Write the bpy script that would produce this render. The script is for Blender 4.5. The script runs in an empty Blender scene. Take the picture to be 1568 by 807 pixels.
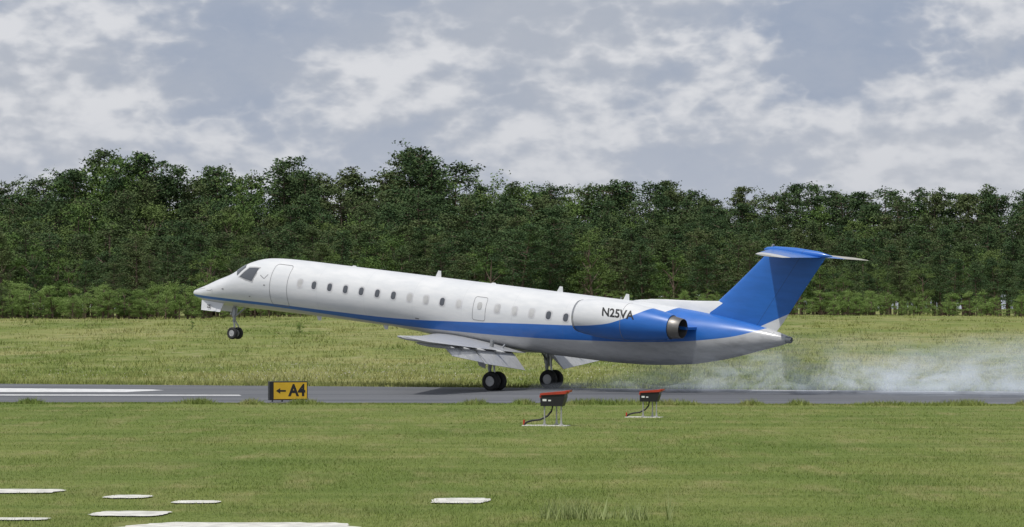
import bpy, bmesh, math, random
import numpy as np
from mathutils import Matrix, Vector
random.seed(7); rng=np.random.default_rng(11)
scene=bpy.context.scene
scene.view_settings.view_transform='Standard'
scene.view_settings.look='None'; scene.view_settings.exposure=0
COL=scene.collection
# ------------------------------------------------------------ helpers
def new_mat(name):
    m=bpy.data.materials.new(name); m.use_nodes=True
    nt=m.node_tree; b=nt.nodes['Principled BSDF']
    return m,nt,b
def L(nt,a,b): nt.links.new(a,b)
def mathn(nt,op,a,b=None,c=None,clamp=False):
    n=nt.nodes.new('ShaderNodeMath'); n.operation=op; n.use_clamp=clamp
    for i,v in enumerate((a,b,c)):
        if v is None: continue
        if hasattr(v,'default_value'): nt.links.new(v,n.inputs[i])
        else: n.inputs[i].default_value=v
    return n.outputs[0]
def mixc(nt,f,a,b,mode='MIX'):
    n=nt.nodes.new('ShaderNodeMix'); n.data_type='RGBA'; n.blend_type=mode
    for i,v in ((0,f),(6,a),(7,b)):
        if hasattr(v,'default_value'): nt.links.new(v,n.inputs[i])
        elif i==0: n.inputs[0].default_value=v
        else: n.inputs[i].default_value=(v[0],v[1],v[2],1)
    return n.outputs[2]
def noise(nt,vec,scale,detail=4,rough=.55,dist=0):
    n=nt.nodes.new('ShaderNodeTexNoise')
    n.inputs['Scale'].default_value=scale; n.inputs['Detail'].default_value=detail
    n.inputs['Roughness'].default_value=rough; n.inputs['Distortion'].default_value=dist
    if vec is not None: nt.links.new(vec,n.inputs['Vector'])
    return n.outputs['Fac']
def ramp(nt,f,a,b,lo=0.,hi=1.,smooth=True):
    n=nt.nodes.new('ShaderNodeMapRange'); n.interpolation_type='SMOOTHSTEP' if smooth else 'LINEAR'
    nt.links.new(f,n.inputs[0]); n.inputs[1].default_value=a; n.inputs[2].default_value=b
    n.inputs[3].default_value=lo; n.inputs[4].default_value=hi
    return n.outputs[0]
def mapping(nt,vec,scale=(1,1,1),loc=(0,0,0),rot=(0,0,0)):
    n=nt.nodes.new('ShaderNodeMapping'); nt.links.new(vec,n.inputs[0])
    n.inputs['Scale'].default_value=scale; n.inputs['Location'].default_value=loc; n.inputs['Rotation'].default_value=rot
    return n.outputs[0]
def simple(name,col,rough=.5,metal=0,var=.12,nscale=3.,coat=0):
    m,nt,b=new_mat(name)
    g=nt.nodes.new('ShaderNodeTexCoord').outputs['Object']
    n=noise(nt,g,nscale,5)
    f=ramp(nt,n,.3,.7)
    c=mixc(nt,f,[x*(1-var) for x in col],[min(1,x*(1+var)) for x in col])
    L(nt,c,b.inputs['Base Color']); b.inputs['Roughness'].default_value=rough
    b.inputs['Metallic'].default_value=metal; b.inputs['Coat Weight'].default_value=coat
    return m
def mesh_obj(name,verts,faces,mat=None,parent=None,smooth=False):
    me=bpy.data.meshes.new(name); me.from_pydata([tuple(v) for v in verts],[],faces); me.update()
    if smooth:
        me.polygons.foreach_set('use_smooth',[True]*len(me.polygons))
    o=bpy.data.objects.new(name,me); COL.objects.link(o)
    if mat is not None:
        for mm in (mat if isinstance(mat,(list,tuple)) else [mat]): me.materials.append(mm)
    if parent is not None: o.parent=parent
    return o
def empty(name,loc=(0,0,0)):
    o=bpy.data.objects.new(name,None); COL.objects.link(o); o.location=loc; o.empty_display_size=.5
    return o
def fixn(o):
    bm=bmesh.new(); bm.from_mesh(o.data); bmesh.ops.recalc_face_normals(bm,faces=bm.faces); bm.to_mesh(o.data); bm.free()
def loft(name,rings,mat,parent=None,cap=True,smooth=True,closed=True):
    n=len(rings[0]); V=[p for r in rings for p in r]; F=[]
    for i in range(len(rings)-1):
        for j in range(n if closed else n-1):
            k=(j+1)%n
            F.append((i*n+j,i*n+k,(i+1)*n+k,(i+1)*n+j))
    if cap and closed:
        F.append(tuple(range(n-1,-1,-1))); F.append(tuple((len(rings)-1)*n+j for j in range(n)))
    o=mesh_obj(name,V,F,mat,parent,smooth)
    fixn(o)
    if smooth:
        try: o.data.set_sharp_from_angle(angle=math.radians(50))
        except Exception: pass
    return o
def tube(name,pts,r,mat,parent=None,seg=10):
    pts=[Vector(p) for p in pts]; rings=[]
    if not isinstance(r,(list,tuple)): r=[r]*len(pts)
    for i,p in enumerate(pts):
        d=(pts[min(i+1,len(pts)-1)]-pts[max(i-1,0)]).normalized()
        up=Vector((0,0,1)) if abs(d.z)<.9 else Vector((1,0,0))
        a=d.cross(up).normalized(); b=d.cross(a).normalized()
        rings.append([p+(a*math.cos(t)+b*math.sin(t))*r[i] for t in [2*math.pi*k/seg for k in range(seg)]])
    return loft(name,rings,mat,parent)
def lathe(name,prof,center,axis,mat,parent=None,seg=40,closed_prof=False):
    rings=[]
    for (a,r) in prof:
        ring=[]
        for k in range(seg):
            t=2*math.pi*k/seg; c,s_=math.cos(t)*r,math.sin(t)*r
            if axis=='x': ring.append((center[0]+a,center[1]+c,center[2]+s_))
            elif axis=='y': ring.append((center[0]+c,center[1]+a,center[2]+s_))
            else: ring.append((center[0]+c,center[1]+s_,center[2]+a))
        rings.append(ring)
    return loft(name,rings,mat,parent,cap=not closed_prof)
def box(name,c,size,mat,parent=None,bev=.01,rot=None):
    bm=bmesh.new(); bmesh.ops.create_cube(bm,size=1)
    bmesh.ops.scale(bm,vec=size,verts=bm.verts)
    if bev>0: bmesh.ops.bevel(bm,geom=bm.edges[:],offset=bev,segments=2,affect='EDGES',profile=.6)
    me=bpy.data.meshes.new(name); bm.to_mesh(me); bm.free()
    o=bpy.data.objects.new(name,me); COL.objects.link(o); me.materials.append(mat)
    o.location=c
    if rot: o.rotation_euler=rot
    if parent: o.parent=parent
    return o
# ------------------------------------------------------------ camera
H=3.3; FPX=4800.
cam=bpy.data.cameras.new('camera'); co=bpy.data.objects.new('camera',cam); COL.objects.link(co)
cam.sensor_width=36; cam.lens=36*FPX/1568; cam.clip_end=9000; cam.clip_start=.5
co.location=(0,0,H); co.rotation_euler=(math.radians(90)+math.atan(69.1/FPX),0,0)
scene.camera=co
# ------------------------------------------------------------ sun & sky
EL,AZ=math.radians(64),math.radians(212)
sd=Vector((math.cos(EL)*math.sin(AZ),math.cos(EL)*math.cos(AZ),math.sin(EL)))
sun=bpy.data.lights.new('sun','SUN'); sun.energy=2.8; sun.angle=math.radians(.6); sun.color=(1,.965,.9)
so=bpy.data.objects.new('sun',sun); COL.objects.link(so); so.rotation_euler=sd.to_track_quat('Z','Y').to_euler(); so.location=(0,-20,60)
w=bpy.data.worlds.new('World'); scene.world=w; w.use_nodes=True; nt=w.node_tree
bg=nt.nodes['Background']; out=nt.nodes['World Output']
sky=nt.nodes.new('ShaderNodeTexSky'); sky.sky_type='NISHITA'; sky.sun_disc=False
sky.sun_elevation=EL; sky.sun_rotation=AZ; sky.dust_density=2.0
L(nt,sky.outputs[0],bg.inputs[0]); bg.inputs[1].default_value=.09
g=nt.nodes.new('ShaderNodeTexCoord').outputs['Generated']
def cloudfield(off):
    v=mapping(nt,g,(20,20,36),(7.3,2,4.4-off))
    m=noise(nt,v,1.0,6,.54,.1)
    n=noise(nt,v,2.6,3,.5)
    bil=mathn(nt,'ABSOLUTE',mathn(nt,'SUBTRACT',n,.5))
    return mathn(nt,'SUBTRACT',mathn(nt,'ADD',m,.05),mathn(nt,'MULTIPLY',bil,.55))
big=noise(nt,mapping(nt,g,(8,8,22),(3.1,0,1.7)),1.0,2,.5)
med=cloudfield(0); up=cloudfield(-.26)
fine=noise(nt,mapping(nt,g,(60,60,110)),1.0,4,.6)
base=mixc(nt,ramp(nt,big,.36,.64),(.33,.385,.50),(.43,.465,.54))
base=mixc(nt,ramp(nt,fine,.3,.7,0,.25),base,(.49,.515,.58))
lit=ramp(nt,mathn(nt,'SUBTRACT',med,up),-.12,.12)
mass=ramp(nt,mathn(nt,'ADD',med,mathn(nt,'MULTIPLY',mathn(nt,'SUBTRACT',big,.5),.25)),.40,.62)
base=mixc(nt,mathn(nt,'MULTIPLY',mass,.7),base,(.49,.515,.575))
hl=mathn(nt,'MULTIPLY',mass,lit)
c2=mixc(nt,mathn(nt,'MULTIPLY',hl,.9),base,(.75,.755,.785))
z=nt.nodes.new('ShaderNodeSeparateXYZ'); L(nt,g,z.inputs[0])
haze=ramp(nt,z.outputs[2],.03,.075,.5,0.)
c2=mixc(nt,haze,c2,(.56,.585,.645))
bg2=nt.nodes.new('ShaderNodeBackground'); L(nt,c2,bg2.inputs[0]); bg2.inputs[1].default_value=1.0
mx=nt.nodes.new('ShaderNodeMixShader'); mx.inputs[0].default_value=.93
L(nt,bg.outputs[0],mx.inputs[1]); L(nt,bg2.outputs[0],mx.inputs[2]); L(nt,mx.outputs[0],out.inputs[0])
w.cycles.sampling_method='MANUAL'; w.cycles.sample_map_resolution=256
# ------------------------------------------------------------ terrain
def gz(x,y):
    t=np.clip((np.asarray(y,float)-152)/(305-152),0,1); s=t*t*(3-2*t)
    return 2.45*s + s*(.18*np.sin(np.asarray(x)*.045+1)+.1*np.sin(np.asarray(x)*.13+y*.05))
def Yfar(x):
    x=np.asarray(x,float)
    return np.where(x<-24,137.8-(x+24)*.12, np.where(x>24,123.2-(x-24)*.15, 137.8-(x+24)*.3044))
def Ynear(x):
    x=np.asarray(x,float)
    return np.where(x>24,107.0-(x-24)*.15,109.8-(x+18)*.065)+.35*np.sin(x*.6)*np.sin(x*.23+1)
xs=np.unique(np.concatenate([np.linspace(-3000,-200,15),np.linspace(-200,200,101),np.linspace(200,3000,15)]))
ys=np.unique(np.concatenate([np.linspace(-300,20,10),np.linspace(20,150,40),np.linspace(150,420,80),np.linspace(420,6000,20)]))
X,Y=np.meshgrid(xs,ys); Z=gz(X,Y)
V=np.stack([X.ravel(),Y.ravel(),Z.ravel()],1); nx=len(xs)
F=[(j*nx+i,j*nx+i+1,(j+1)*nx+i+1,(j+1)*nx+i) for j in range(len(ys)-1) for i in range(nx-1)]
def grass_color(nt,pos,gain=1.):
    G=lambda *c:[v*gain for v in c]
    far=nt.nodes.new('ShaderNodeSeparateXYZ'); L(nt,pos,far.inputs[0])
    ff=ramp(nt,far.outputs[1],118,145)
    n1=noise(nt,mapping(nt,pos,(.12,.05,.1)),1,3,.6); n2=noise(nt,mapping(nt,pos,(.9,.22,.9)),1,5,.65)
    n3=noise(nt,pos,5.,3,.7); n4=noise(nt,mapping(nt,pos,(.22,.35,.2),(9,4,0)),1,4,.6)
    n5=noise(nt,mapping(nt,pos,(.06,.045,.2),(3,8,0)),1,2,.6)
    n6=noise(nt,mapping(nt,pos,(.018,.42,.2),(1,3,0),(0,0,.05)),1,2,.6)   # mowing swaths
    a=mixc(nt,ramp(nt,n1,.35,.65),G(.152,.200,.050),G(.205,.235,.070))
    a=mixc(nt,ramp(nt,n2,.44,.72,0,.75),a,G(.29,.265,.12))
    a=mixc(nt,ramp(nt,n4,.46,.72,0,.6),a,G(.098,.148,.030))
    a=mixc(nt,ramp(nt,n6,.50,.60,0,.45),a,G(.115,.165,.036))
    b=mixc(nt,ramp(nt,n1,.35,.65),G(.170,.210,.055),G(.250,.265,.090))
    b=mixc(nt,ramp(nt,n5,.44,.62,0,.75),b,G(.32,.305,.13))
    b=mixc(nt,ramp(nt,n4,.46,.68,0,.6),b,G(.105,.158,.034))
    b=mixc(nt,ramp(nt,n2,.50,.74,0,.65),b,G(.36,.33,.18))
    c=mixc(nt,ff,a,b)
    c=mixc(nt,ramp(nt,n3,.35,.65,.3,0),c,G(.06,.09,.022))
    return c
mg,nt,b=new_mat('grass_ground'); pos=nt.nodes.new('ShaderNodeNewGeometry').outputs['Position']
L(nt,grass_color(nt,pos,1.0),b.inputs['Base Color']); b.inputs['Roughness'].default_value=.95; b.inputs['Specular IOR Level'].default_value=.1
bp=nt.nodes.new('ShaderNodeBump'); bp.inputs['Distance'].default_value=.08; bp.inputs['Strength'].default_value=.5
L(nt,noise(nt,pos,9,3,.7),bp.inputs['Height']); L(nt,bp.outputs[0],b.inputs['Normal'])
mesh_obj('ground',V,F,mg,smooth=True)
mb,nt,b=new_mat('grass_blades'); pos=nt.nodes.new('ShaderNodeNewGeometry').outputs['Position']
gc=grass_color(nt,pos,1.3); L(nt,gc,b.inputs['Base Color']); b.inputs['Roughness'].default_value=.8; b.inputs['Specular IOR Level'].default_value=.15
# runway
mr,nt,b=new_mat('asphalt'); pos=nt.nodes.new('ShaderNodeNewGeometry').outputs['Position']
r1=mapping(nt,pos,(.05,.5,1),rot=(0,0,.25))
n1=noise(nt,r1,1,6,.6); n2=noise(nt,pos,12,4,.7)
c=mixc(nt,ramp(nt,n1,.35,.65),(.082,.088,.10),(.145,.150,.160)); c=mixc(nt,ramp(nt,n2,.3,.7,.25,0),c,(.05,.05,.055))
L(nt,c,b.inputs['Base Color']); b.inputs['Roughness'].default_value=.75
rx=np.concatenate([np.linspace(-400,-60,12),np.arange(-58,60,.8),np.linspace(60,400,12)])
V=[];F=[]
for i,x in enumerate(rx):
    V+= [(x,float(Ynear(x)),.012),(x,float(Yfar(x))+.1*math.sin(x*1.7),.012)]
    if i: k=2*i; F.append((k-2,k,k+1,k-1))
mesh_obj('runway',V,F,mr)
mw,nt,b=new_mat('runway_paint'); pos=nt.nodes.new('ShaderNodeNewGeometry').outputs['Position']
n1=noise(nt,pos,2.2,6,.7); L(nt,mixc(nt,ramp(nt,n1,.42,.75),(.72,.72,.72),(.40,.40,.40)),b.inputs['Base Color']); b.inputs['Roughness'].default_value=.7
V=[(-45,137.2,.018),(-14.6,127.4,.018),(-14.0,126.2,.018),(-15.2,123.5,.018),(-45,123.5,.018),
   (-45,121.2,.018),(-10.4,119.5,.018),(-10.2,118.3,.018),(-45,119.3,.018)]
F=[(0,4,3,2,1),(5,8,7,6)]
for a_,b_ in ((9,13),(14.,17.5),(18.2,24),(24,60)):
    i=len(V); V+=[(a_,float(Yfar(a_))-1.5,.018),(b_,float(Yfar(b_))-1.5,.018),(b_,float(Yfar(b_))-1.0,.018),(a_,float(Yfar(a_))-1.0,.018)]; F.append((i,i+1,i+2,i+3))
mesh_obj('runway_marking',V,F,mw)
mp=simple('pale_concrete',(.62,.61,.56),.85,0,.22,3.5)
slabs=[(-9.9,-8.05,55.8,57.1),(-7.13,-6.26,54.3,55.3),(-5.8,-4.94,52.9,53.7),(-1.41,-.38,52.9,54.4),(-6.76,-5.46,49.6,50.9),(-6.2,-2.2,44.5,48.4),(-8.6,-7.2,48.7,49.3)]
V=[];F=[]
for (x0,x1,y0,y1) in slabs:
    cx,cy,hx,hy=(x0+x1)/2,(y0+y1)/2,(x1-x0)/2,(y1-y0)/2
    i=len(V); e=rng.uniform(.35,.8); jj=1.
    for k in range(60):
        t=2*math.pi*k/60; c,s=math.cos(t),math.sin(t)
        px=abs(c)**e*math.copysign(1,c); py=abs(s)**e*math.copysign(1,s)
        jj=.6*jj+.4*(1+rng.uniform(-.2,.1))
        V.append((cx+hx*px*jj+.2*py*hx*.3,cy+hy*py*jj,.022))
    F.append(tuple(range(i,i+60)))
mesh_obj('pavement_slab',V,F,mp)
# ------------------------------------------------------------ grass blades
def blades(name,P,h,wd,mat,lean=.5):
    n=len(P); th=rng.uniform(0,math.pi,n); dx=np.cos(th)*wd/2; dy=np.sin(th)*wd/2
    lx=rng.normal(0,lean,n)*h; ly=rng.normal(0,lean,n)*h
    V=np.empty((n,3,3)); V[:,0]=P+np.stack([dx,dy,-.01*np.ones(n)],1); V[:,1]=P-np.stack([dx,dy,.01*np.ones(n)],1)
    V[:,2]=P+np.stack([lx,ly,h],1)
    me=bpy.data.meshes.new(name); me.vertices.add(3*n); me.loops.add(3*n); me.polygons.add(n)
    me.vertices.foreach_set('co',V.ravel()); me.loops.foreach_set('vertex_index',np.arange(3*n,dtype=np.int32))
    me.polygons.foreach_set('loop_start',np.arange(0,3*n,3,dtype=np.int32)); me.polygons.foreach_set('loop_total',np.full(n,3,dtype=np.int32))
    me.update(); me.validate(); me.materials.append(mat)
    o=bpy.data.objects.new(name,me); COL.objects.link(o); return o
Ps=[];Hs=[];Ws=[]
n=330000
yy=1/rng.uniform(1/112.,1/43.,n); xx=rng.uniform(-1,1,n)*(yy*.175+3)
keep=yy<Ynear(xx)-.1
for (x0,x1,y0,y1) in slabs: keep&=~((xx>x0+.15)&(xx<x1-.1)&(yy>y0+.12)&(yy<y1-.08)&(rng.random(n)>.02))
xx,yy=xx[keep],yy[keep]
pat=.5+.5*np.sin(xx*.8+np.sin(yy*.5)*2)*np.sin(yy*.37+xx*.2)
Ps.append(np.stack([xx,yy,np.zeros_like(xx)],1)); Hs.append(rng.uniform(.02,.055,len(xx))*(.6+.7*pat)); Ws.append(.010*yy/50*rng.uniform(.7,1.5,len(xx)))
n=34000; xx=rng.uniform(-26,26,n); cl=rng.random(n)**2
yy=Ynear(xx)-cl*1.4+.15; hh=rng.uniform(.05,.27,n)*(.2+.8*np.clip(np.sin(xx*1.9+np.sin(xx*.7)*3)+.2*rng.normal(size=n),0,1))
Ps.append(np.stack([xx,yy,np.zeros(n)],1)); Hs.append(hh); Ws.append(np.full(n,.03))
n=14000; xx=rng.uniform(-30,30,n); yy=Yfar(xx)+rng.random(n)*2.0-.05; Ps.append(np.stack([xx,yy,np.zeros(n)],1)); Hs.append(rng.uniform(.05,.28,n)); Ws.append(np.full(n,.035))
nc=4600; cy=1/rng.uniform(1/310.,1/134.,nc); cx=rng.uniform(-1,1,nc)*(cy*.18+6); hc=rng.uniform(.05,.24,nc)*(1+1.0*(rng.random(nc)>.93))
m=26; xx=np.repeat(cx,m)+rng.normal(0,.55,nc*m); yy=np.repeat(cy,m)+rng.normal(0,1.0,nc*m); hh=np.repeat(hc,m)*rng.uniform(.5,1.2,nc*m)
keep=yy>Yfar(xx)+.3; xx,yy,hh=xx[keep],yy[keep],hh[keep]
Ps.append(np.stack([xx,yy,gz(xx,yy)],1)); Hs.append(hh); Ws.append(.04*yy/150)
blades('grass',np.concatenate(Ps),np.concatenate(Hs),np.concatenate(Ws),mb,.45)
mwd,nt,b=new_mat('weed_leaves'); pos=nt.nodes.new('ShaderNodeNewGeometry').outputs['Position']
L(nt,mixc(nt,noise(nt,pos,7,3),(.13,.21,.05),(.40,.42,.18)),b.inputs['Base Color']); b.inputs['Roughness'].default_value=.7
for (xc,yc,sx,n,hm) in ((.95,49.2,.30,230,.42),(1.95,49.2,.12,100,.34),(2.45,48.9,.02,14,.52),(.55,49.4,.06,40,.36),(1.45,49.6,.35,130,.14)):
    P=np.stack([xc+rng.normal(0,1,n)*sx*.8,yc+rng.normal(0,.25,n),np.zeros(n)],1)
    blades('weed_clump',P,rng.uniform(.25,1,n)*hm,rng.uniform(.014,.034,n),mwd,.3)
n=1100; yy=rng.uniform(138,175,n); xx=rng.uniform(-1,1,n)*(yy*.17); xx[:700]=rng.uniform(-14,6,700)
k=yy>Yfar(xx)+1; xx,yy=xx[k],yy[k]
blades('wildflowers',np.stack([xx,yy,gz(xx,yy)+.14],1),np.full(len(xx),.045),np.full(len(xx),.05),simple('petals',(.55,.53,.45)),.3)
# ------------------------------------------------------------ forest
def foliage_mat(name,dark,light,warm):
    m,nt,b=new_mat(name)
    oi=nt.nodes.new('ShaderNodeObjectInfo').outputs['Random']; pos=nt.nodes.new('ShaderNodeNewGeometry').outputs['Position']
    n1=noise(nt,pos,.7,2,.6)
    c=mixc(nt,ramp(nt,n1,.35,.68),dark,light)
    c=mixc(nt,ramp(nt,oi,.4,1.,0,.85,False),c,warm)
    L(nt,c,b.inputs['Base Color']); b.inputs['Roughness'].default_value=.8; b.inputs['Specular IOR Level'].default_value=.15
    return m
mpine=foliage_mat('pine_needles',(.045,.085,.036),(.088,.138,.052),(.120,.150,.060))
mdec=foliage_mat('broad_leaves',(.072,.130,.036),(.135,.205,.056),(.13,.175,.055))
myng=foliage_mat('young_leaves',(.15,.235,.060),(.25,.34,.11),(.18,.26,.08))
mbark=simple('bark',(.13,.095,.07),.9,0,.3,2)
def leafcloud(centers,per,spread,size,flat=.75):
    n=len(centers)*per; C=np.repeat(centers,per,0)+rng.normal(0,1,(n,3))*np.repeat(spread,per)[:,None]*np.array([1,1,flat])
    d=rng.normal(0,1,(n,3)); d/=np.linalg.norm(d,axis=1)[:,None]; e=np.cross(d,rng.normal(0,1,(n,3))); e/=np.linalg.norm(e,axis=1)[:,None]
    s=size*rng.uniform(.6,1.4,n)[:,None]
    return np.stack([C+d*s,C-d*s*.4+e*s*.6,C-d*s*.5-e*s*.5],1)
def make_tree(name,kind):
    cs=[];sp=[];V=[];F=[]
    def limb(p0,p1,r0,r1,seg=5):
        i=len(V); p0=Vector(p0);p1=Vector(p1); d=(p1-p0).normalized(); u=d.cross(Vector((.3,1,.2))).normalized(); v=d.cross(u)
        for p,r in ((p0,r0),(p1,r1)):
            for k in range(seg):
                t=2*math.pi*k/seg; V.append(tuple(p+(u*math.cos(t)+v*math.sin(t))*r))
        for k in range(seg): F.append((i+k,i+(k+1)%seg,i+seg+(k+1)%seg,i+seg+k))
    bend=rng.normal(0,.4,2)
    tr=lambda z:(bend[0]*(z/10)**2,bend[1]*(z/10)**2,z)
    if kind=='pine':      # loblolly-like: open, domed, irregular crown
        for a in range(5): limb(tr(a*2),tr(a*2+2),.12*(1-a*.18),.12*(1-(a+1)*.18))
        z=rng.uniform(1.2,3.2); z0=z; pk=rng.uniform(.32,.6); lop=rng.uniform(0,6.28)
        while z<9.7:
            t=(z-z0)/(9.8-z0); Lr=(1.7*(1-t)**pk*(.6+.4*min(1,t*4))+.18)*rng.uniform(.5,1.25)
            for q in range(rng.integers(3,6)):
                az=rng.uniform(0,2*math.pi); rr=Lr*rng.uniform(.55,1.1)*(1+.25*math.cos(az-lop)); rise=rr*rng.uniform(.0,.7)
                if z+rise>10: rise=10-z
                p0=Vector(tr(z)); p1=p0+Vector((math.cos(az)*rr,math.sin(az)*rr,rise)); limb(p0,p1,.035,.01,3)
                for u in np.linspace(.5,1.05,4):
                    cs.append(tuple(p0.lerp(p1,u)+Vector(rng.normal(0,.09,3)))); sp.append(.15+.04*(1-t))
            z+=rng.uniform(.28,.6)
        for q in range(5): cs.append((bend[0]+rng.normal(0,.22),bend[1]+rng.normal(0,.22),9.7+rng.normal(0,.18))); sp.append(.13)
        T=leafcloud(np.array(cs),20,np.array(sp),.085,.65)
    else:
        for a in range(4): limb(tr(a*2),tr(a*2+2),.2*(1-a*.2),.2*(1-(a+1)*.2))
        nb=rng.integers(12,18)
        for q in range(nb):
            az=rng.uniform(0,2*math.pi); z=rng.uniform(1.6,8.9); env=math.sin(math.pi*min(1,max(0.05,(z-.6)/9.8)))**.6
            rr=2.0*env*rng.uniform(.3,1.); c=Vector(tr(z))+Vector((math.cos(az)*rr,math.sin(az)*rr,0)); limb(tr(max(1.0,z-1.8)),c,.08,.02,4)
            R=rng.uniform(.45,1.1)
            for k in range(26):
                d=Vector(rng.normal(0,1,3)).normalized()
                if d.z<-.3 : d.z*=.4
                cs.append(tuple(c+d*R*rng.uniform(.65,1.08))); sp.append(.15)
        for k in range(10): cs.append((bend[0]+rng.normal(0,.45),bend[1]+rng.normal(0,.45),9.2+rng.normal(0,.35))); sp.append(.2)
        T=leafcloud(np.array(cs),14,np.array(sp),.10,.7)
    nb_=len(V); nf=len(F)
    V=V+[tuple(p) for p in T.reshape(-1,3)]; F=F+[(nb_+3*i,nb_+3*i+1,nb_+3*i+2) for i in range(len(T))]
    me=bpy.data.meshes.new(name); me.from_pydata(V,[],F); me.update()
    me.materials.append(mbark); me.materials.append({'pine':mpine,'young':myng}.get(kind,mdec))
    me.polygons.foreach_set('material_index',[0]*nf+[1]*len(T)); return me
pines=[make_tree('pine_mesh',"pine") for _ in range(12)]
decs=[make_tree('broadleaf_mesh',"dec") for _ in range(7)]
young=[make_tree('young_mesh',"young") for _ in range(5)]
forest=empty('forest',(0,340,2))
prof=np.array([(-400,268),(0,266),(60,264),(95,258),(112,240),(130,250),(150,228),(195,220),(228,232),(245,252),(270,248),(340,254),(400,246),(440,232),(480,240),(520,252),(560,254),(605,245),(632,224),(665,232),(690,252),(760,268),(820,272),(900,272),(1000,279),(1060,282),(1130,289),(1250,284),(1320,290),(1400,285),(1568,283),(2000,287)],float)
def plant(me,x,y,h,wide,name):
    o=bpy.data.objects.new(name,me); COL.objects.link(o); o.parent=forest
    o.matrix_parent_inverse=Matrix.Translation((0,-340,-2))
    o.location=(x,y,float(gz(x,y))-.15); o.rotation_euler=(random.uniform(-.04,.04),random.uniform(-.04,.04),random.uniform(0,6.28)); o.scale=(h/10*wide,h/10*wide,h/10)
wx=(prof[:,0]-784)/4800*400; wz=3.3+(472.6-prof[:,1])*400/4800-2.5
y=322.
while y<418:
    t=min(1,(y-322)/90)
    x=-95+random.uniform(0,3)
    while x<95:
        hb=float(np.interp(x*400/y,wx,wz))*y/400
        front=8.2+1.4*math.sin(x*.09+1)+1.2*math.sin(x*.31)+(-1.3 if x>25 else 0)
        h=(front*(1-t)+hb*t)*random.uniform(.80,1.03)
        if random.random()<.12 and t<.8: h*=.74
        if t>.86: h=hb*random.uniform(.86,1.03)
        clump=math.sin(x*.11+y*.05)+math.sin(x*.05-y*.08+2)
        dec=random.random()<(.45 if clump>.7 else .16)
        wf=1.3 if t<.5 else 1.1
        if dec: plant(random.choice(decs),x,y+random.uniform(-2,2),h*.98,random.uniform(.85,1.2)*wf,'broadleaf_tree')
        else: plant(random.choice(pines),x,y+random.uniform(-2,2),h,random.uniform(1.0,1.5)*wf,'pine_tree')
        x+=random.uniform(2.8,5.4)*(1 if t<.86 else .8)
    y+=6.0
for i in range(520):
    x=random.uniform(-80,80); yb=random.uniform(303,320)
    k=(1.2 if x<-22 else .85)
    plant(random.choice(young+([pines[0],decs[0]] if i%4==0 else [])),x,yb,random.uniform(1.0,3.4)*k,random.uniform(1.2,2.1),'undergrowth')
for (x,yb,h) in ((-16,236,1.2),(-25,245,.9)): plant(random.choice(young),x,yb,h,1.3,'bush')
# ------------------------------------------------------------ aircraft
a=math.radians(33); p=math.radians(6.1)
jet=empty('passenger_jet')
ax=Vector((math.cos(a)*math.cos(p),-math.sin(a)*math.cos(p),-math.sin(p)))
ay=Vector((math.sin(a),math.cos(a),0)); az_=ax.cross(ay)
M=Matrix((ax,ay,az_)).transposed().to_4x4(); M.translation=Vector((.507,128,3.02))
jet.matrix_world=M
BLUE=(.018,.130,.47)
UP=[(-17.2,-.90),(-15,-.86),(-12.6,-.82),(-9.2,-.80),(-5.8,-.74),(-2.5,-.52),(.64,-.26),(3.7,.0),(5.3,.22),(6.2,.5),(6.9,.85),(7.6,1.3),(8,1.5),(14,1.5)]
LO=[(-17.2,-1.02),(-15,-.98),(-12.6,-.95),(-9.2,-.97),(-5.8,-1.02),(-2.5,-.94),(.64,-.81),(3.7,-.60),(6.75,-.32),(9.5,.12),(10.9,.56),(11.5,.9),(12,1.5),(14,1.5)]
def curve(nt,x,pts):
    fc=nt.nodes.new('ShaderNodeFloatCurve'); c=fc.mapping.curves[0]
    P=[((s+18)/32,(z+1.6)/3.2) for s,z in pts]
    c.points[0].location=(0,P[0][1]); c.points[1].location=(1,P[-1][1])
    for q in P: c.points.new(q[0],q[1])
    fc.mapping.use_clip=False; fc.mapping.update(); L(nt,x,fc.inputs['Value'])
    return mathn(nt,'SUBTRACT',mathn(nt,'MULTIPLY',fc.outputs[0],3.2),1.6)
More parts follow.
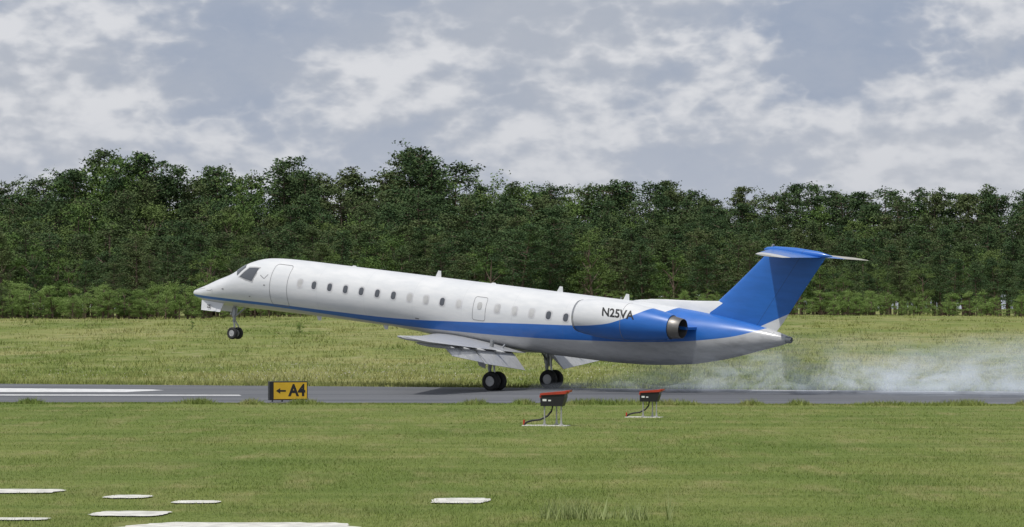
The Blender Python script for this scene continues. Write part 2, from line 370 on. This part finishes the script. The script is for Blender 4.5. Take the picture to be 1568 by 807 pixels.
def paint(name,mode):
    m,nt,b=new_mat(name)
    tc=nt.nodes.new('ShaderNodeTexCoord').outputs['Object']
    sp=nt.nodes.new('ShaderNodeSeparateXYZ'); L(nt,tc,sp.inputs[0]); s,y,z=sp.outputs
    nz=noise(nt,mapping(nt,tc,(.8,1,3)),1.3,6,.6); nf=noise(nt,mapping(nt,tc,(.6,2,2)),4,5,.65)
    white=mixc(nt,ramp(nt,nz,.3,.7),(.64,.655,.675),(.715,.72,.73))
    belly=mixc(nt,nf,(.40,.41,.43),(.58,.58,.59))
    bl=mixc(nt,ramp(nt,nz,.3,.7),BLUE,[v*1.15 for v in BLUE])
    if mode in('fus','nac'):
        sn=mathn(nt,'DIVIDE',mathn(nt,'ADD',s,18),32)
        up=curve(nt,sn,UP); lo=curve(nt,sn,LO)
        f=ramp(nt,mathn(nt,'SUBTRACT',up,z),-.006,.006)
        g2=ramp(nt,mathn(nt,'SUBTRACT',z,lo),-.006,.006)
        if mode=='fus':
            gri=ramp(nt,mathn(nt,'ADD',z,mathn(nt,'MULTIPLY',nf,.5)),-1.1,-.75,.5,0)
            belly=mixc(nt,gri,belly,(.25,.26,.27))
            st=mathn(nt,'MULTIPLY',ramp(nt,s,3,8),ramp(nt,nz,.45,.7,0,.35))
            belly=mixc(nt,st,belly,(.16,.165,.17))
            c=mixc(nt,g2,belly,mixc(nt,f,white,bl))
            sm=mathn(nt,'ABSOLUTE',mathn(nt,'SUBTRACT',mathn(nt,'FRACT',mathn(nt,'DIVIDE',mathn(nt,'ADD',s,18.4),2.47)),.5))
            c=mixc(nt,ramp(nt,sm,.0,.0035,.25,0),c,(.2,.2,.22))
        else: c=mixc(nt,f,white,bl)
    elif mode=='fin':
        ln=mathn(nt,'ADD',mathn(nt,'MULTIPLY',mathn(nt,'SUBTRACT',s,10.92),.524),.745)
        c=mixc(nt,ramp(nt,mathn(nt,'SUBTRACT',z,ln),-.006,.006),white,bl)
        hx=mathn(nt,'SUBTRACT',s,mathn(nt,'ADD',mathn(nt,'MULTIPLY',z,.57),10.35))
        c=mixc(nt,ramp(nt,mathn(nt,'ABSOLUTE',hx),.006,.018,.5,0),c,(.01,.03,.1))
    elif mode=='tail':
        c=mixc(nt,ramp(nt,y,1.9,1.91),mixc(nt,ramp(nt,y,-2.8,-2.81),bl,(.55,.54,.52)),(.40,.37,.29))
    elif mode=='wing':
        c=mixc(nt,ramp(nt,nf,.3,.7),(.36,.37,.385),(.47,.475,.485))
    else: c=white
    L(nt,c,b.inputs['Base Color']); b.inputs['Coat Weight'].default_value=.25; b.inputs['Coat Roughness'].default_value=.12
    L(nt,ramp(nt,nz,.2,.8,.28,.44),b.inputs['Roughness'])
    return m
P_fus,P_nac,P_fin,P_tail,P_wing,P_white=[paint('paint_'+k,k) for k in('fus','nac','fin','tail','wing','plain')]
m_metal=simple('bare_metal',(.5,.5,.5),.3,.9,.1); m_dark=simple('dark_cavity',(.012,.012,.013),.7); m_tyre=simple('tyre_rubber',(.022,.022,.023),.8,0,.2,6)
m_strut=simple('gear_metal',(.32,.33,.34),.4,.5); m_rim=simple('wheel_rim',(.42,.42,.42),.4,.3); m_line=simple('panel_gap',(.22,.22,.23),.6); m_black=simple('black_paint',(.012,.012,.014),.5)
m_glass,nt_,b_=new_mat('window_glass'); b_.inputs['Base Color'].default_value=(.085,.092,.105,1); b_.inputs['Roughness'].default_value=.08; b_.inputs['Specular IOR Level'].default_value=.7
m_shade=simple('window_shade',(.50,.50,.50),.5)
ST=np.array([(-17.22,-.83,-.87,.02,-.85),(-17.17,-.74,-.96,.11,-.85),(-17.0,-.66,-1.03,.24,-.84),(-16.59,-.50,-1.11,.46,-.80),(-16.1,-.28,-1.17,.66,-.70),(-15.74,-.10,-1.20,.78,-.6),(-15.3,.07,-1.20,.89,-.48),(-14.87,.26,-1.20,.98,-.36),(-14.5,.50,-1.2,1.04,-.25),(-14.2,.74,-1.19,1.08,-.18),(-13.8,.90,-1.19,1.11,-.1),(-13.34,1.03,-1.18,1.13,-.05),(-12.8,1.09,-1.17,1.14,-.02),(-12.0,1.13,-1.16,1.14,0),(-11,1.14,-1.15,1.14,0),
(-6.5,1.14,-1.15,1.14,0),(-5,1.14,-1.22,1.14,0),(-3.4,1.14,-1.38,1.15,0),(-2,1.14,-1.43,1.15,0),(2,1.14,-1.43,1.15,0),(4.5,1.14,-1.41,1.14,0),(6.0,1.14,-1.33,1.14,0),(7.0,1.12,-1.22,1.13,.02),(8.2,1.07,-1.04,1.04,.06),(9.35,.98,-.75,.86,.14),(10.3,.87,-.45,.66,.22),(11.1,.75,-.16,.46,.30),(11.8,.60,.08,.27,.35),(12.1,.53,.20,.17,.37)])
def prm(s): return [float(np.interp(s,ST[:,0],ST[:,i])) for i in (1,2,3,4)]
def sp_(s,th,off=0.):
    zt,zb,w_,zc=prm(s); hz=(zt-zc) if math.sin(th)>=0 else (zc-zb)
    return (s,-(w_+off)*math.cos(th),zc+(hz+off)*math.sin(th))
def th_of(s,z):
    zt,zb,w_,zc=prm(s); hz=(zt-zc) if z>=zc else (zc-zb)
    return math.asin(max(-.999,min(.999,(z-zc)/hz)))
ss=np.unique(np.concatenate([[-17.22,-17.2,-17.17,-17.1,-17.0],np.linspace(-16.9,-12,42),np.linspace(-12,6,50),np.linspace(6,12.1,32)]))
sm=[]
for s in ss:
    q=np.mean([prm(s+d) for d in (np.linspace(-.22,.22,7) if -16.9<s<11.6 else [0])],0); sm.append((s,*q))
ST=np.array(sm)
rings=[[sp_(s,2*math.pi*k/64) for k in range(64)] for s in ss]
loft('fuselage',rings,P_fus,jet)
lathe('apu_exhaust',[(0,.15),(.22,.13),(.25,.10),(.1,.09)],(12.08,0,.37),'x',m_strut,jet,24)
def patch(name,poly,mat,off):
    cs=sum(q[0] for q in poly)/len(poly); cz=sum(q[1] for q in poly)/len(poly)
    V=[sp_(cs,th_of(cs,cz),off)]; n=len(poly)
    for f in (.5,1.):
        for (s,z) in poly:
            s_=cs+(s-cs)*f; z_=cz+(z-cz)*f; V.append(sp_(s_,th_of(s_,z_),off))
    F=[(0,1+i,1+(i+1)%n) for i in range(n)]+[(1+i,1+n+i,1+n+(i+1)%n,1+(i+1)%n) for i in range(n)]
    return V,F
def rrect(cs,cz,w_,h_,r=.09,n=4):
    P=[]
    for (sx,sz,a0) in ((1,1,0),(-1,1,90),(-1,-1,180),(1,-1,270)):
        for k in range(n+1):
            t=math.radians(a0+90*k/n); P.append((cs+sx*(w_/2-r)+r*math.cos(t),cz+sz*(h_/2-r)+r*math.sin(t)))
    return P
def both(name,VF,mat):
    V,F=VF; n=len(V); V2=V+[(x,-y,z) for x,y,z in V]; F2=F+[tuple(n+i for i in f[::-1]) for f in F]
    o=mesh_obj(name,V2,F2,mat,jet,True); return o
def merge(parts):
    V=[];F=[]
    for v,f in parts:
        n=len(V); V+=v; F+=[tuple(n+i for i in q) for q in f]
    return V,F
dark_idx={1,2,3,4,5,6,9,14,15}
pos_s=[-10.68]+[-9.93+.825*i for i in range(10)]+[-.62,.22,1.05,1.87,2.69]
fr=[];dk=[];lt=[]
for i,s in enumerate(pos_s):
    fr.append(patch('',rrect(s,.21,.33,.42,.12),None,.006))
    (dk if i in dark_idx else lt).append(patch('',rrect(s,.21,.23,.32,.10),None,.012))
lt.append(patch('',rrect(-1.48,.24,.22,.30,.09),None,.012))
both('window_frames',merge(fr),simple('window_surround',(.58,.58,.60),.4)); both('window_glass',merge(dk),m_glass); both('window_shades',merge(lt),m_shade)
def ribbon(pts,wd,off=.005,close=True):
    pts=list(pts)+([pts[0]] if close else []); Q=[]
    for (a0,b0) in zip(pts[:-1],pts[1:]):
        L_=math.dist(a0,b0); n=max(1,int(L_/.08))
        for k in range(n): Q.append((a0[0]+(b0[0]-a0[0])*k/n,a0[1]+(b0[1]-a0[1])*k/n))
    Q.append(pts[-1]); V=[];F=[]
    for i,q in enumerate(Q):
        A=Q[max(i-1,0)] ; B=Q[min(i+1,len(Q)-1)]
        if close and i in(0,len(Q)-1): A,B=Q[-2],Q[1]
        dx,dz=B[0]-A[0],B[1]-A[1]; l=math.hypot(dx,dz) or 1; nx_,nz_=-dz/l*wd/2,dx/l*wd/2
        for sg in(1,-1):
            s_,z_=q[0]+sg*nx_,q[1]+sg*nz_; V.append(sp_(s_,th_of(s_,z_),off))
        if i: F.append((2*i-2,2*i-1,2*i+1,2*i))
    return V,F
V,F=merge([ribbon(rrect(-11.8,.02,.92,1.75,.14),.022),ribbon(rrect(-1.48,.12,.62,.95,.1),.02)])
mesh_obj('door_outline',V,F,m_line,jet)
V,F=merge([ribbon([(-17.0+.0,-.70),(-16.2,-.55)],.012,close=False),ribbon([(-12.85,.35),(-12.6,.22),(-12.45,.42)],.03,close=False)])
mesh_obj('seam_lines',V,F,m_line,jet)
both('handrail_marks',merge([patch('',rrect(-12.55,-.05,.1,.05,.02),None,.006),patch('',rrect(-14.9,-.45,.12,.05,.02),None,.01),patch('',rrect(-13.4,-.62,.09,.04,.015),None,.006),patch('',rrect(-4.6,-.62,.2,.05,.02),None,.006)]),m_line)
both('cockpit_side_window',merge([patch('',[(-13.98,.17),(-13.6,.10),(-13.24,.06),(-13.12,.34),(-13.06,.62),(-13.35,.61),(-13.62,.58),(-13.8,.38)],None,.02)]),m_glass)
both('cockpit_window_frame',merge([patch('',[(-14.06,.14),(-13.6,.05),(-13.19,.0),(-13.07,.34),(-13.0,.67),(-13.35,.66),(-13.67,.63),(-13.87,.40)],None,.012)]),simple('cockpit_frame',(.4,.4,.41)))
def wpane(off):
    cr=[(-14.16,th_of(-14.16,.2)),( -14.72,math.radians(84)),(-14.30,math.radians(84)),(-13.88,th_of(-13.88,.58))]
    V=[];F=[];n=8
    for i in range(n+1):
        for j in range(n+1):
            u,v=i/n,j/n; s_=(1-v)*((1-u)*cr[0][0]+u*cr[1][0])+v*((1-u)*cr[3][0]+u*cr[2][0]); t=(1-v)*((1-u)*cr[0][1]+u*cr[1][1])+v*((1-u)*cr[3][1]+u*cr[2][1]); V.append(sp_(s_,t,off))
    for i in range(n):
        for j in range(n): q=i*(n+1)+j; F.append((q,q+1,q+n+2,q+n+1))
    return V,F
both('windshield',wpane(.02),m_glass)
def foil(c0,chord,thick,frame,n=14):
    P=[]
    for k in range(2*n):
        u=k/n
        if u<=1: x=.5*(1-math.cos(math.pi*u)); sg=1
        else: x=.5*(1-math.cos(math.pi*(2-u))); sg=-1
        t=5*thick*(.2969*math.sqrt(x)-.126*x-.3516*x*x+.2843*x**3-.1015*x**4)
        P.append(frame(c0,x*chord,sg*t*chord+(.02*chord*math.sin(math.pi*x) if thick>.1 and sg>0 else 0)))
    return P
def surf(name,secs,mat,vertical=False,th=.11):
    rings=[]
    for (s,y,z,ch) in secs:
        if vertical: rings.append(foil((s,y,z),ch,th,lambda c,x,t:(c[0]+x,c[1]+t,c[2])))
        else: rings.append(foil((s,y,z),ch,th,lambda c,x,t:(c[0]+x,c[1],c[2]+t-.03*x)))
    return loft(name,rings,mat,jet)
m_exh=simple('exhaust_metal',(.22,.21,.2),.45,.8)
for sg,nm in((-1,'left'),(1,'right')):
    surf(nm+'_wing',[(-4.3,sg*.5,-1.32,4.9),(-3.9,sg*1.2,-1.30,4.55),(-2.2,sg*4.4,-1.12,2.95),(.35,sg*9.3,-.76,1.55),(.65,sg*9.85,-.71,1.3),(.95,sg*10.02,-.69,.75)],P_wing,th=.10)
    for q,(y0,y1,s0,s1,z0,z1,c0,c1) in enumerate(((1.45,4.35,.62,.72,-1.38,-1.20,1.05,.85),(4.45,7.3,.74,1.35,-1.19,-.99,.80,.56))):
        rings=[]
        for y,s,z,c in((y0,s0,z0,c0),(y1,s1,z1,c1)):
            R=[]
            for (x,t) in [(0,0),(.06,.06),(.2,.09),(.5,.07),(1,.008),(1,-.008),(.5,-.03),(.2,-.05),(.06,-.04)]:
                xa=x*c; ta=t*c; d=math.radians(38)
                R.append((s-.25+xa*math.cos(d)+ta*math.sin(d),sg*y,z-.06-xa*math.sin(d)+ta*math.cos(d)))
            rings.append(R)
        loft(nm+'_flap_%d'%(q+1),rings,P_wing,jet)
    for y in (2.9,4.4,5.9,7.3):
        zz=np.interp(y,[1.2,9.3],[-1.38,-.87]); s0=np.interp(y,[1,4.4,9.3],[.3,.4,1.2])
        lathe(nm+'_flap_track',[(-1.1,.01),(-.9,.06),(-.4,.09),(.2,.08),(.6,.04),(.75,.005)],(s0,sg*y,zz-.08),'x',P_wing,jet,12)
    c=(0,sg*2.05,.42)
    lathe(nm+'_engine_nacelle',[(4.45,.50),(4.1,.53),(3.93,.58),(3.92,.61),(4.0,.645),(4.25,.69),(4.8,.745),(5.5,.76),(6.2,.745),(7.0,.68),(7.7,.575),(8.15,.49),(8.16,.47),(7.7,.46)],c,'x',P_nac,jet,56,True)
    lathe(nm+'_inlet_lip',[(4.0,.535),(3.90,.58),(3.885,.60),(3.90,.625),(3.99,.65)],c,'x',m_metal,jet,56,True)
    lathe(nm+'_nacelle_seam',[(6.20,.748),(6.215,.7485),(6.22,.740)],c,'x',m_line,jet,56,True)
    lathe(nm+'_exhaust_nozzle',[(8.0,.45),(8.2,.44),(8.62,.385),(8.63,.37),(8.2,.38),(7.8,.38)],c,'x',m_exh,jet,40,True)
    lathe(nm+'_exhaust_interior',[(7.75,.50),(7.78,.37),(7.79,.12),(7.9,.12),(8.5,.02)],c,'x',m_dark,jet,32)
    lathe(nm+'_fan',[(4.42,.51),(4.44,.12),(4.2,.02)],c,'x',m_dark,jet,32)
    loft(nm+'_engine_pylon',[[(4.5,sg*y,.42+t) for y,t in((.8,.12),(1.7,.12),(1.7,-.12),(.8,-.12))],[(5.3,sg*y,.42+t) for y,t in((.8,.2),(1.7,.2),(1.7,-.2),(.8,-.2))],[(8.6,sg*y,.42+t) for y,t in((.6,.05),(1.75,.05),(1.75,-.05),(.6,-.05))]],P_nac,jet,smooth=False)
    G=(.23,sg*2.15,-2.63)
    tube(nm+'_main_strut',[(-.05,G[1],-1.0),(-.05,G[1],-2.15)],.085,m_strut,jet)
    tube(nm+'_trailing_arm',[(-.08,G[1],-2.1),(.0,G[1],-2.35),(G[0],G[1],G[2])],.07,m_strut,jet)
    tube(nm+'_shock_absorber',[(.0,G[1],-1.35),(.14,G[1],-2.0),(G[0],G[1],-2.5)],[.05,.05,.035],m_metal,jet)
    tube(nm+'_side_brace',[(-.05,G[1],-1.9),(-.05,sg*1.2,-1.2)],.04,m_strut,jet)
    tube(nm+'_axle',[(G[0],G[1]-.33,G[2]),(G[0],G[1]+.33,G[2])],.05,m_strut,jet)
    for d in(-.24,.24):
        cc=(G[0],G[1]+d,G[2])
        lathe(nm+'_main_tyre',[(-.09,.21),(-.125,.27),(-.13,.33),(-.10,.375),(-.04,.392),(.04,.392),(.10,.375),(.13,.33),(.125,.27),(.09,.21)],cc,'y',m_tyre,jet,40)
        lathe(nm+'_main_rim',[(-.105,.205),(-.11,.19),(-.06,.17),(-.055,.09),(-.10,.08),(-.11,.01)],cc,'y',m_rim,jet,28)
        lathe(nm+'_main_rim_inner',[(.105,.205),(.11,.19),(.06,.17),(.055,.09),(.10,.08),(.11,.01)],cc,'y',m_rim,jet,28)
    loft(nm+'_gear_door',[[(-.62,sg*2.52,-1.3),(.02,sg*2.52,-1.3),(.02,sg*2.56,-1.3),(-.62,sg*2.56,-1.3)],[(-.38,sg*2.46,-2.05),(-.06,sg*2.46,-2.15),(-.06,sg*2.49,-2.15),(-.38,sg*2.49,-2.05)]],P_wing,jet,smooth=False)
    loft(nm+'_nose_gear_door',[[(-16.45,sg*.36,-1.08),(-15.2,sg*.40,-1.12),(-15.2,sg*.43,-1.12),(-16.45,sg*.39,-1.08)],[(-16.4,sg*.42,-1.52),(-15.3,sg*.5,-1.50),(-15.3,sg*.52,-1.50),(-16.4,sg*.44,-1.52)]],P_white,jet,smooth=False)
G=(-14.77,0,-2.37)
tube('nose_strut',[(-14.95,0,-.95),(-14.87,0,-1.9)],.075,m_strut,jet); tube('nose_oleo',[(-14.87,0,-1.85),(-14.8,0,-2.37)],.045,m_metal,jet)
tube('nose_drag_brace',[(-14.9,0,-1.7),(-14.2,0,-1.1)],.04,m_strut,jet); tube('nose_axle',[(-14.77,-.24,-2.37),(-14.77,.24,-2.37)],.035,m_strut,jet)
tube('nose_torque_link',[(-14.8,0,-1.85),(-14.6,0,-2.08),(-14.78,0,-2.3)],.03,m_strut,jet)
lathe('nose_taxi_light',[(0,.02),(-.06,.09),(-.08,.10)],(-14.98,0,-1.55),'x',m_metal,jet,20)
lathe('nose_steering_unit',[(-.2,.11),(.15,.12),(.2,.08)],(-14.9,0,-1.45),'z',m_strut,jet,16)
for d in(-.19,.19):
    cc=(G[0],d,G[2])
    lathe('nose_tyre',[(-.06,.14),(-.085,.19),(-.08,.235),(-.04,.262),(.04,.262),(.08,.235),(.085,.19),(.06,.14)],cc,'y',m_tyre,jet,32)
    lathe('nose_rim',[(-.065,.14),(-.07,.12),(-.04,.09),(-.07,.03),(-.07,.005)],cc,'y',m_rim,jet,24)
surf('vertical_fin',[(7.2,0,.5,4.35),(7.85,0,1.02,4.05),(8.25,0,1.2,3.75),(8.9,0,1.5,3.28),(9.6,0,2.2,2.98),(10.3,0,2.95,2.72),(10.95,0,3.66,2.5)],P_fin,True,.09)
fl=[(5.2,1.08,.03),(5.5,1.2,.06),(5.9,1.30,.09),(6.6,1.36,.12),(7.8,1.43,.13),(9.2,1.56,.12)]
loft('dorsal_fillet',[[(s,-w_*1.6,.8),(s,-w_,zt-.08),(s,-w_*.5,zt),(s,w_*.5,zt),(s,w_,zt-.08),(s,w_*1.6,.8)] for s,zt,w_ in fl],P_white,jet)
surf('left_tailplane',[(10.95,0,3.74,2.35),(11.05,-.3,3.74,2.25),(12.35,-3.6,3.68,1.15),(12.55,-3.77,3.68,.85)],P_tail,th=.075)
surf('right_tailplane',[(10.95,0.001,3.74,2.35),(11.05,.3,3.74,2.25),(12.35,3.6,3.66,1.15),(12.55,3.77,3.66,.85)],P_tail,th=.05)
lathe('tail_bullet_fairing',[(0,.01),(.15,.1),(.5,.16),(1.4,.19),(2.4,.14),(2.95,.03),(3.0,.005)],(10.75,0,3.76),'x',P_fin,jet,24)
tube('fin_antenna',[(11.1,0,3.85),(11.15,0,3.98)],.05,m_strut,jet)
for s,h_ in((-4.55,.28),(1.45,.24),(4.6,.26),(-8.9,.06),(-1.8,.06)):
    surf('blade_antenna',[(s,0,1.12,.3),(s+.12,0,1.12+h_,.14)],P_white,True,.12)
for s in(-7.0,-10.5): surf('belly_antenna',[(s,0,-1.12,.3),(s+.12,0,-1.32,.16)],P_white,True,.12)
tube('nose_pitot',[(-15.6,-.83,-.55),(-15.62,-.93,-.6),(-15.8,-.94,-.6)],.015,m_metal,jet,6)
def text_mesh(body,size,bold=0.0):
    cu=bpy.data.curves.new('txt','FONT'); cu.body=body; cu.size=size; cu.offset=bold; cu.align_x='CENTER'; cu.align_y='CENTER'
    o=bpy.data.objects.new('txt',cu); COL.objects.link(o)
    dg=bpy.context.evaluated_depsgraph_get(); me=bpy.data.meshes.new_from_object(o.evaluated_get(dg)); bpy.data.objects.remove(o)
    return me
me=text_mesh('N25VA',.52,.015); bm=bmesh.new(); bm.from_mesh(me)
for q in np.linspace(-.3,.3,13): bmesh.ops.bisect_plane(bm,geom=bm.verts[:]+bm.edges[:]+bm.faces[:],plane_co=(0,q,0),plane_no=(0,1,0))
for v in bm.verts:
    z=.72+v.co.y*.85; s=6.03+v.co.x*.90-(z-.72)*.30; r=np.interp(s,[4.8,5.5,6.2,7.0],[.745,.76,.745,.68])
    v.co=(s,-(2.05+math.sqrt(max(.01,r*r-(z-.42)**2)))-.006,z)
bm.to_mesh(me); bm.free(); o=bpy.data.objects.new('registration_letters',me); COL.objects.link(o); me.materials.append(m_black); o.parent=jet
me=text_mesh('25',.2,.006); bm=bmesh.new(); bm.from_mesh(me)
for v in bm.verts: v.co=(-15.95+v.co.x,-.50,-1.32+v.co.y)
bm.to_mesh(me); bm.free(); o=bpy.data.objects.new('nose_number',me); COL.objects.link(o); me.materials.append(m_black); o.parent=jet
# ------------------------------------------------------------ tyre smoke : layered drifting veils along the plume
ms=bpy.data.materials.new('smoke'); ms.use_nodes=True; nt=ms.node_tree; nt.nodes.clear()
out=nt.nodes.new('ShaderNodeOutputMaterial')
df=nt.nodes.new('ShaderNodeBsdfDiffuse'); tl=nt.nodes.new('ShaderNodeBsdfTranslucent'); tp=nt.nodes.new('ShaderNodeBsdfTransparent')
df.inputs[0].default_value=(.74,.81,.92,1); tl.inputs[0].default_value=(.74,.81,.92,1)
m1=nt.nodes.new('ShaderNodeMixShader'); m1.inputs[0].default_value=.3; L(nt,df.outputs[0],m1.inputs[1]); L(nt,tl.outputs[0],m1.inputs[2])
tc=nt.nodes.new('ShaderNodeTexCoord').outputs['Object']; sp=nt.nodes.new('ShaderNodeSeparateXYZ'); L(nt,tc,sp.inputs[0]); x_,y_,z_=sp.outputs
n1=noise(nt,mapping(nt,tc,(.50,1.1,.95),(2,0,0)),1.,6,.62,.8); n2=noise(nt,mapping(nt,tc,(.15,.2,.3),(5.6,1,0)),1,1)
d=ramp(nt,mathn(nt,'ADD',n1,mathn(nt,'MULTIPLY',mathn(nt,'SUBTRACT',n2,.5),.4)),.34,.68)
top=ramp(nt,x_,1,11,.35,2.7)
hf=mathn(nt,'DIVIDE',z_,top)
d=mathn(nt,'MULTIPLY',d,ramp(nt,mathn(nt,'ADD',hf,mathn(nt,'MULTIPLY',mathn(nt,'SUBTRACT',n1,.5),1.5)),.25,.98,1,0))
d=mathn(nt,'MULTIPLY',d,ramp(nt,hf,.8,1.0,1,0))
d=mathn(nt,'MULTIPLY',d,ramp(nt,x_,.3,13,.3,1.)); d=mathn(nt,'MULTIPLY',d,ramp(nt,z_,.0,.35,.15,1)); d=mathn(nt,'MULTIPLY',d,ramp(nt,x_,32,37,1,0))
m2=nt.nodes.new('ShaderNodeMixShader'); L(nt,mathn(nt,'MULTIPLY',d,.31),m2.inputs[0]); L(nt,tp.outputs[0],m2.inputs[1]); L(nt,m1.outputs[0],m2.inputs[2]); L(nt,m2.outputs[0],out.inputs['Surface'])
V=[];F=[]
for i in range(6):
    y0=-1.7+i*.62; base_=len(V); NX=90; NZ=8
    for ix in range(NX):
        x=.4+36.6*ix/(NX-1); tp_=float(np.interp(x,[1,11],[.35,2.7]))
        for iz in range(NZ):
            u=iz/(NZ-1)
            V.append((x,y0*min(1,.35+x/8)+.25*math.sin(x*.7+i*1.9)+.12*math.sin(x*1.9+i)+1.2*u*tp_/2.35+.12*math.sin(u*5+x*.9+i*2),.03+tp_*u))
    for ix in range(NX-1):
        for iz in range(NZ-1):
            q=base_+ix*NZ+iz; F.append((q,q+NZ,q+NZ+1,q+1))
sm_=mesh_obj('tyre_smoke',V,F,ms,None,True); sm_.location=(.507,128,0); sm_.rotation_euler=(0,0,-a)
# ------------------------------------------------------------ taxiway sign
sign=empty('taxiway_sign',(-7.9,110.5,0)); sign.rotation_euler=(0,0,math.radians(14))
m_yel=simple('sign_yellow',(.62,.39,.02),.5,0,.08)
box('cabinet',(0,0,.41),(1.36,.34,.66),m_black,sign,.015)
box('yellow_panel',(.06,-.172,.41),(1.18,.012,.585),m_yel,sign,.003)
for x in(-.55,-.2,.2,.55): tube('leg',[(x,0,-.02),(x,0,.1)],.03,m_strut,sign,8)
me=text_mesh('A4',.54,.02); me.materials.append(m_black); o=bpy.data.objects.new('legend',me); COL.objects.link(o); o.parent=sign; o.rotation_euler=(math.radians(90),0,0); o.location=(.30,-.183,.41); o.scale=(.92,1.05,1)
mesh_obj('arrow',[(-.45,-.183,.41),(-.30,-.183,.51),(-.30,-.183,.44),(-.10,-.183,.44),(-.10,-.183,.38),(-.30,-.183,.38),(-.30,-.183,.31)],[(0,6,5,4,3,2,1)],m_black,sign)
# ------------------------------------------------------------ papi units
m_red=simple('papi_red',(.42,.045,.02),.45,0,.15); m_wh=simple('label_white',(.75,.75,.75)); m_gal=simple('galvanised',(.42,.42,.42),.5,.4)
def papi(x,y,sc):
    e=empty('papi_light_unit',(x,y,0)); e.scale=(sc,)*3; e.rotation_euler=(0,0,math.radians(-12))
    def prism(name,pts,y0,y1,mat):
        return loft(name,[[(q[0],y0,q[1]) for q in pts],[(q[0],y1,q[1]) for q in pts]],mat,e,smooth=False)
    prism('housing',[(-.36,.56),(.25,.56),(.33,.80),(.33,.90),(-.37,.86)],-.22,.22,m_black)
    prism('lid',[(-.38,.865),(.36,.905),(.42,.985),(.36,.99),(-.36,.925)],-.25,.25,m_red)
    prism('lens_hood',[(.33,.93),(.46,.95),(.47,1.01),(.34,1.0)],-.2,.2,m_red)
    prism('side_flange',[(-.39,.80),(-.34,.80),(-.34,.86),(-.39,.86)],-.23,.23,m_red)
    mesh_obj('label',[(-.30,-.226,.70),(-.19,-.226,.70),(-.19,-.226,.76),(-.30,-.226,.76),(-.14,-.226,.70),(-.06,-.226,.70),(-.06,-.226,.74),(-.14,-.226,.74)],[(0,1,2,3),(4,5,6,7)],m_wh,e)
    for (lx,ly) in((-.26,-.15),(.22,-.15),(.02,.18)):
        tube('leg',[(lx,ly,0),(lx,ly,.57)],.022,m_gal,e,8); lathe('leg_flange',[(0,.07),(.02,.07),(.03,.03),(.12,.03)],(lx,ly,.03),'z',m_gal,e,12)
    pts=[(-.05,-.05,.56),(-.07,-.08,.42),(-.18,-.12,.28),(-.38,-.15,.18),(-.62,-.15,.15),(-.78,-.12,.10),(-.88,-.1,0)]
    tube('flex_conduit',pts,.028,m_black,e,8)
    tube('junction_post',[(-.86,-.1,0),(-.86,-.1,.17)],.03,m_red,e,8)
    box('base_pad',(-.25,0,.004),(1.3,.55,.03),mp,e,.01)
papi(1.20,88.3,1.0); papi(4.22,95.2,.86)
rl=empty('runway_edge_light',(17.55,106.8,0)); lathe('stem',[(0,.03),(.2,.03)],(0,0,0),'z',m_gal,rl,10); lathe('lamp',[(.2,.06),(.24,.08),(.32,.06),(.35,.01)],(0,0,0),'z',simple('amber_lens',(.6,.2,.05),.3),rl,14)
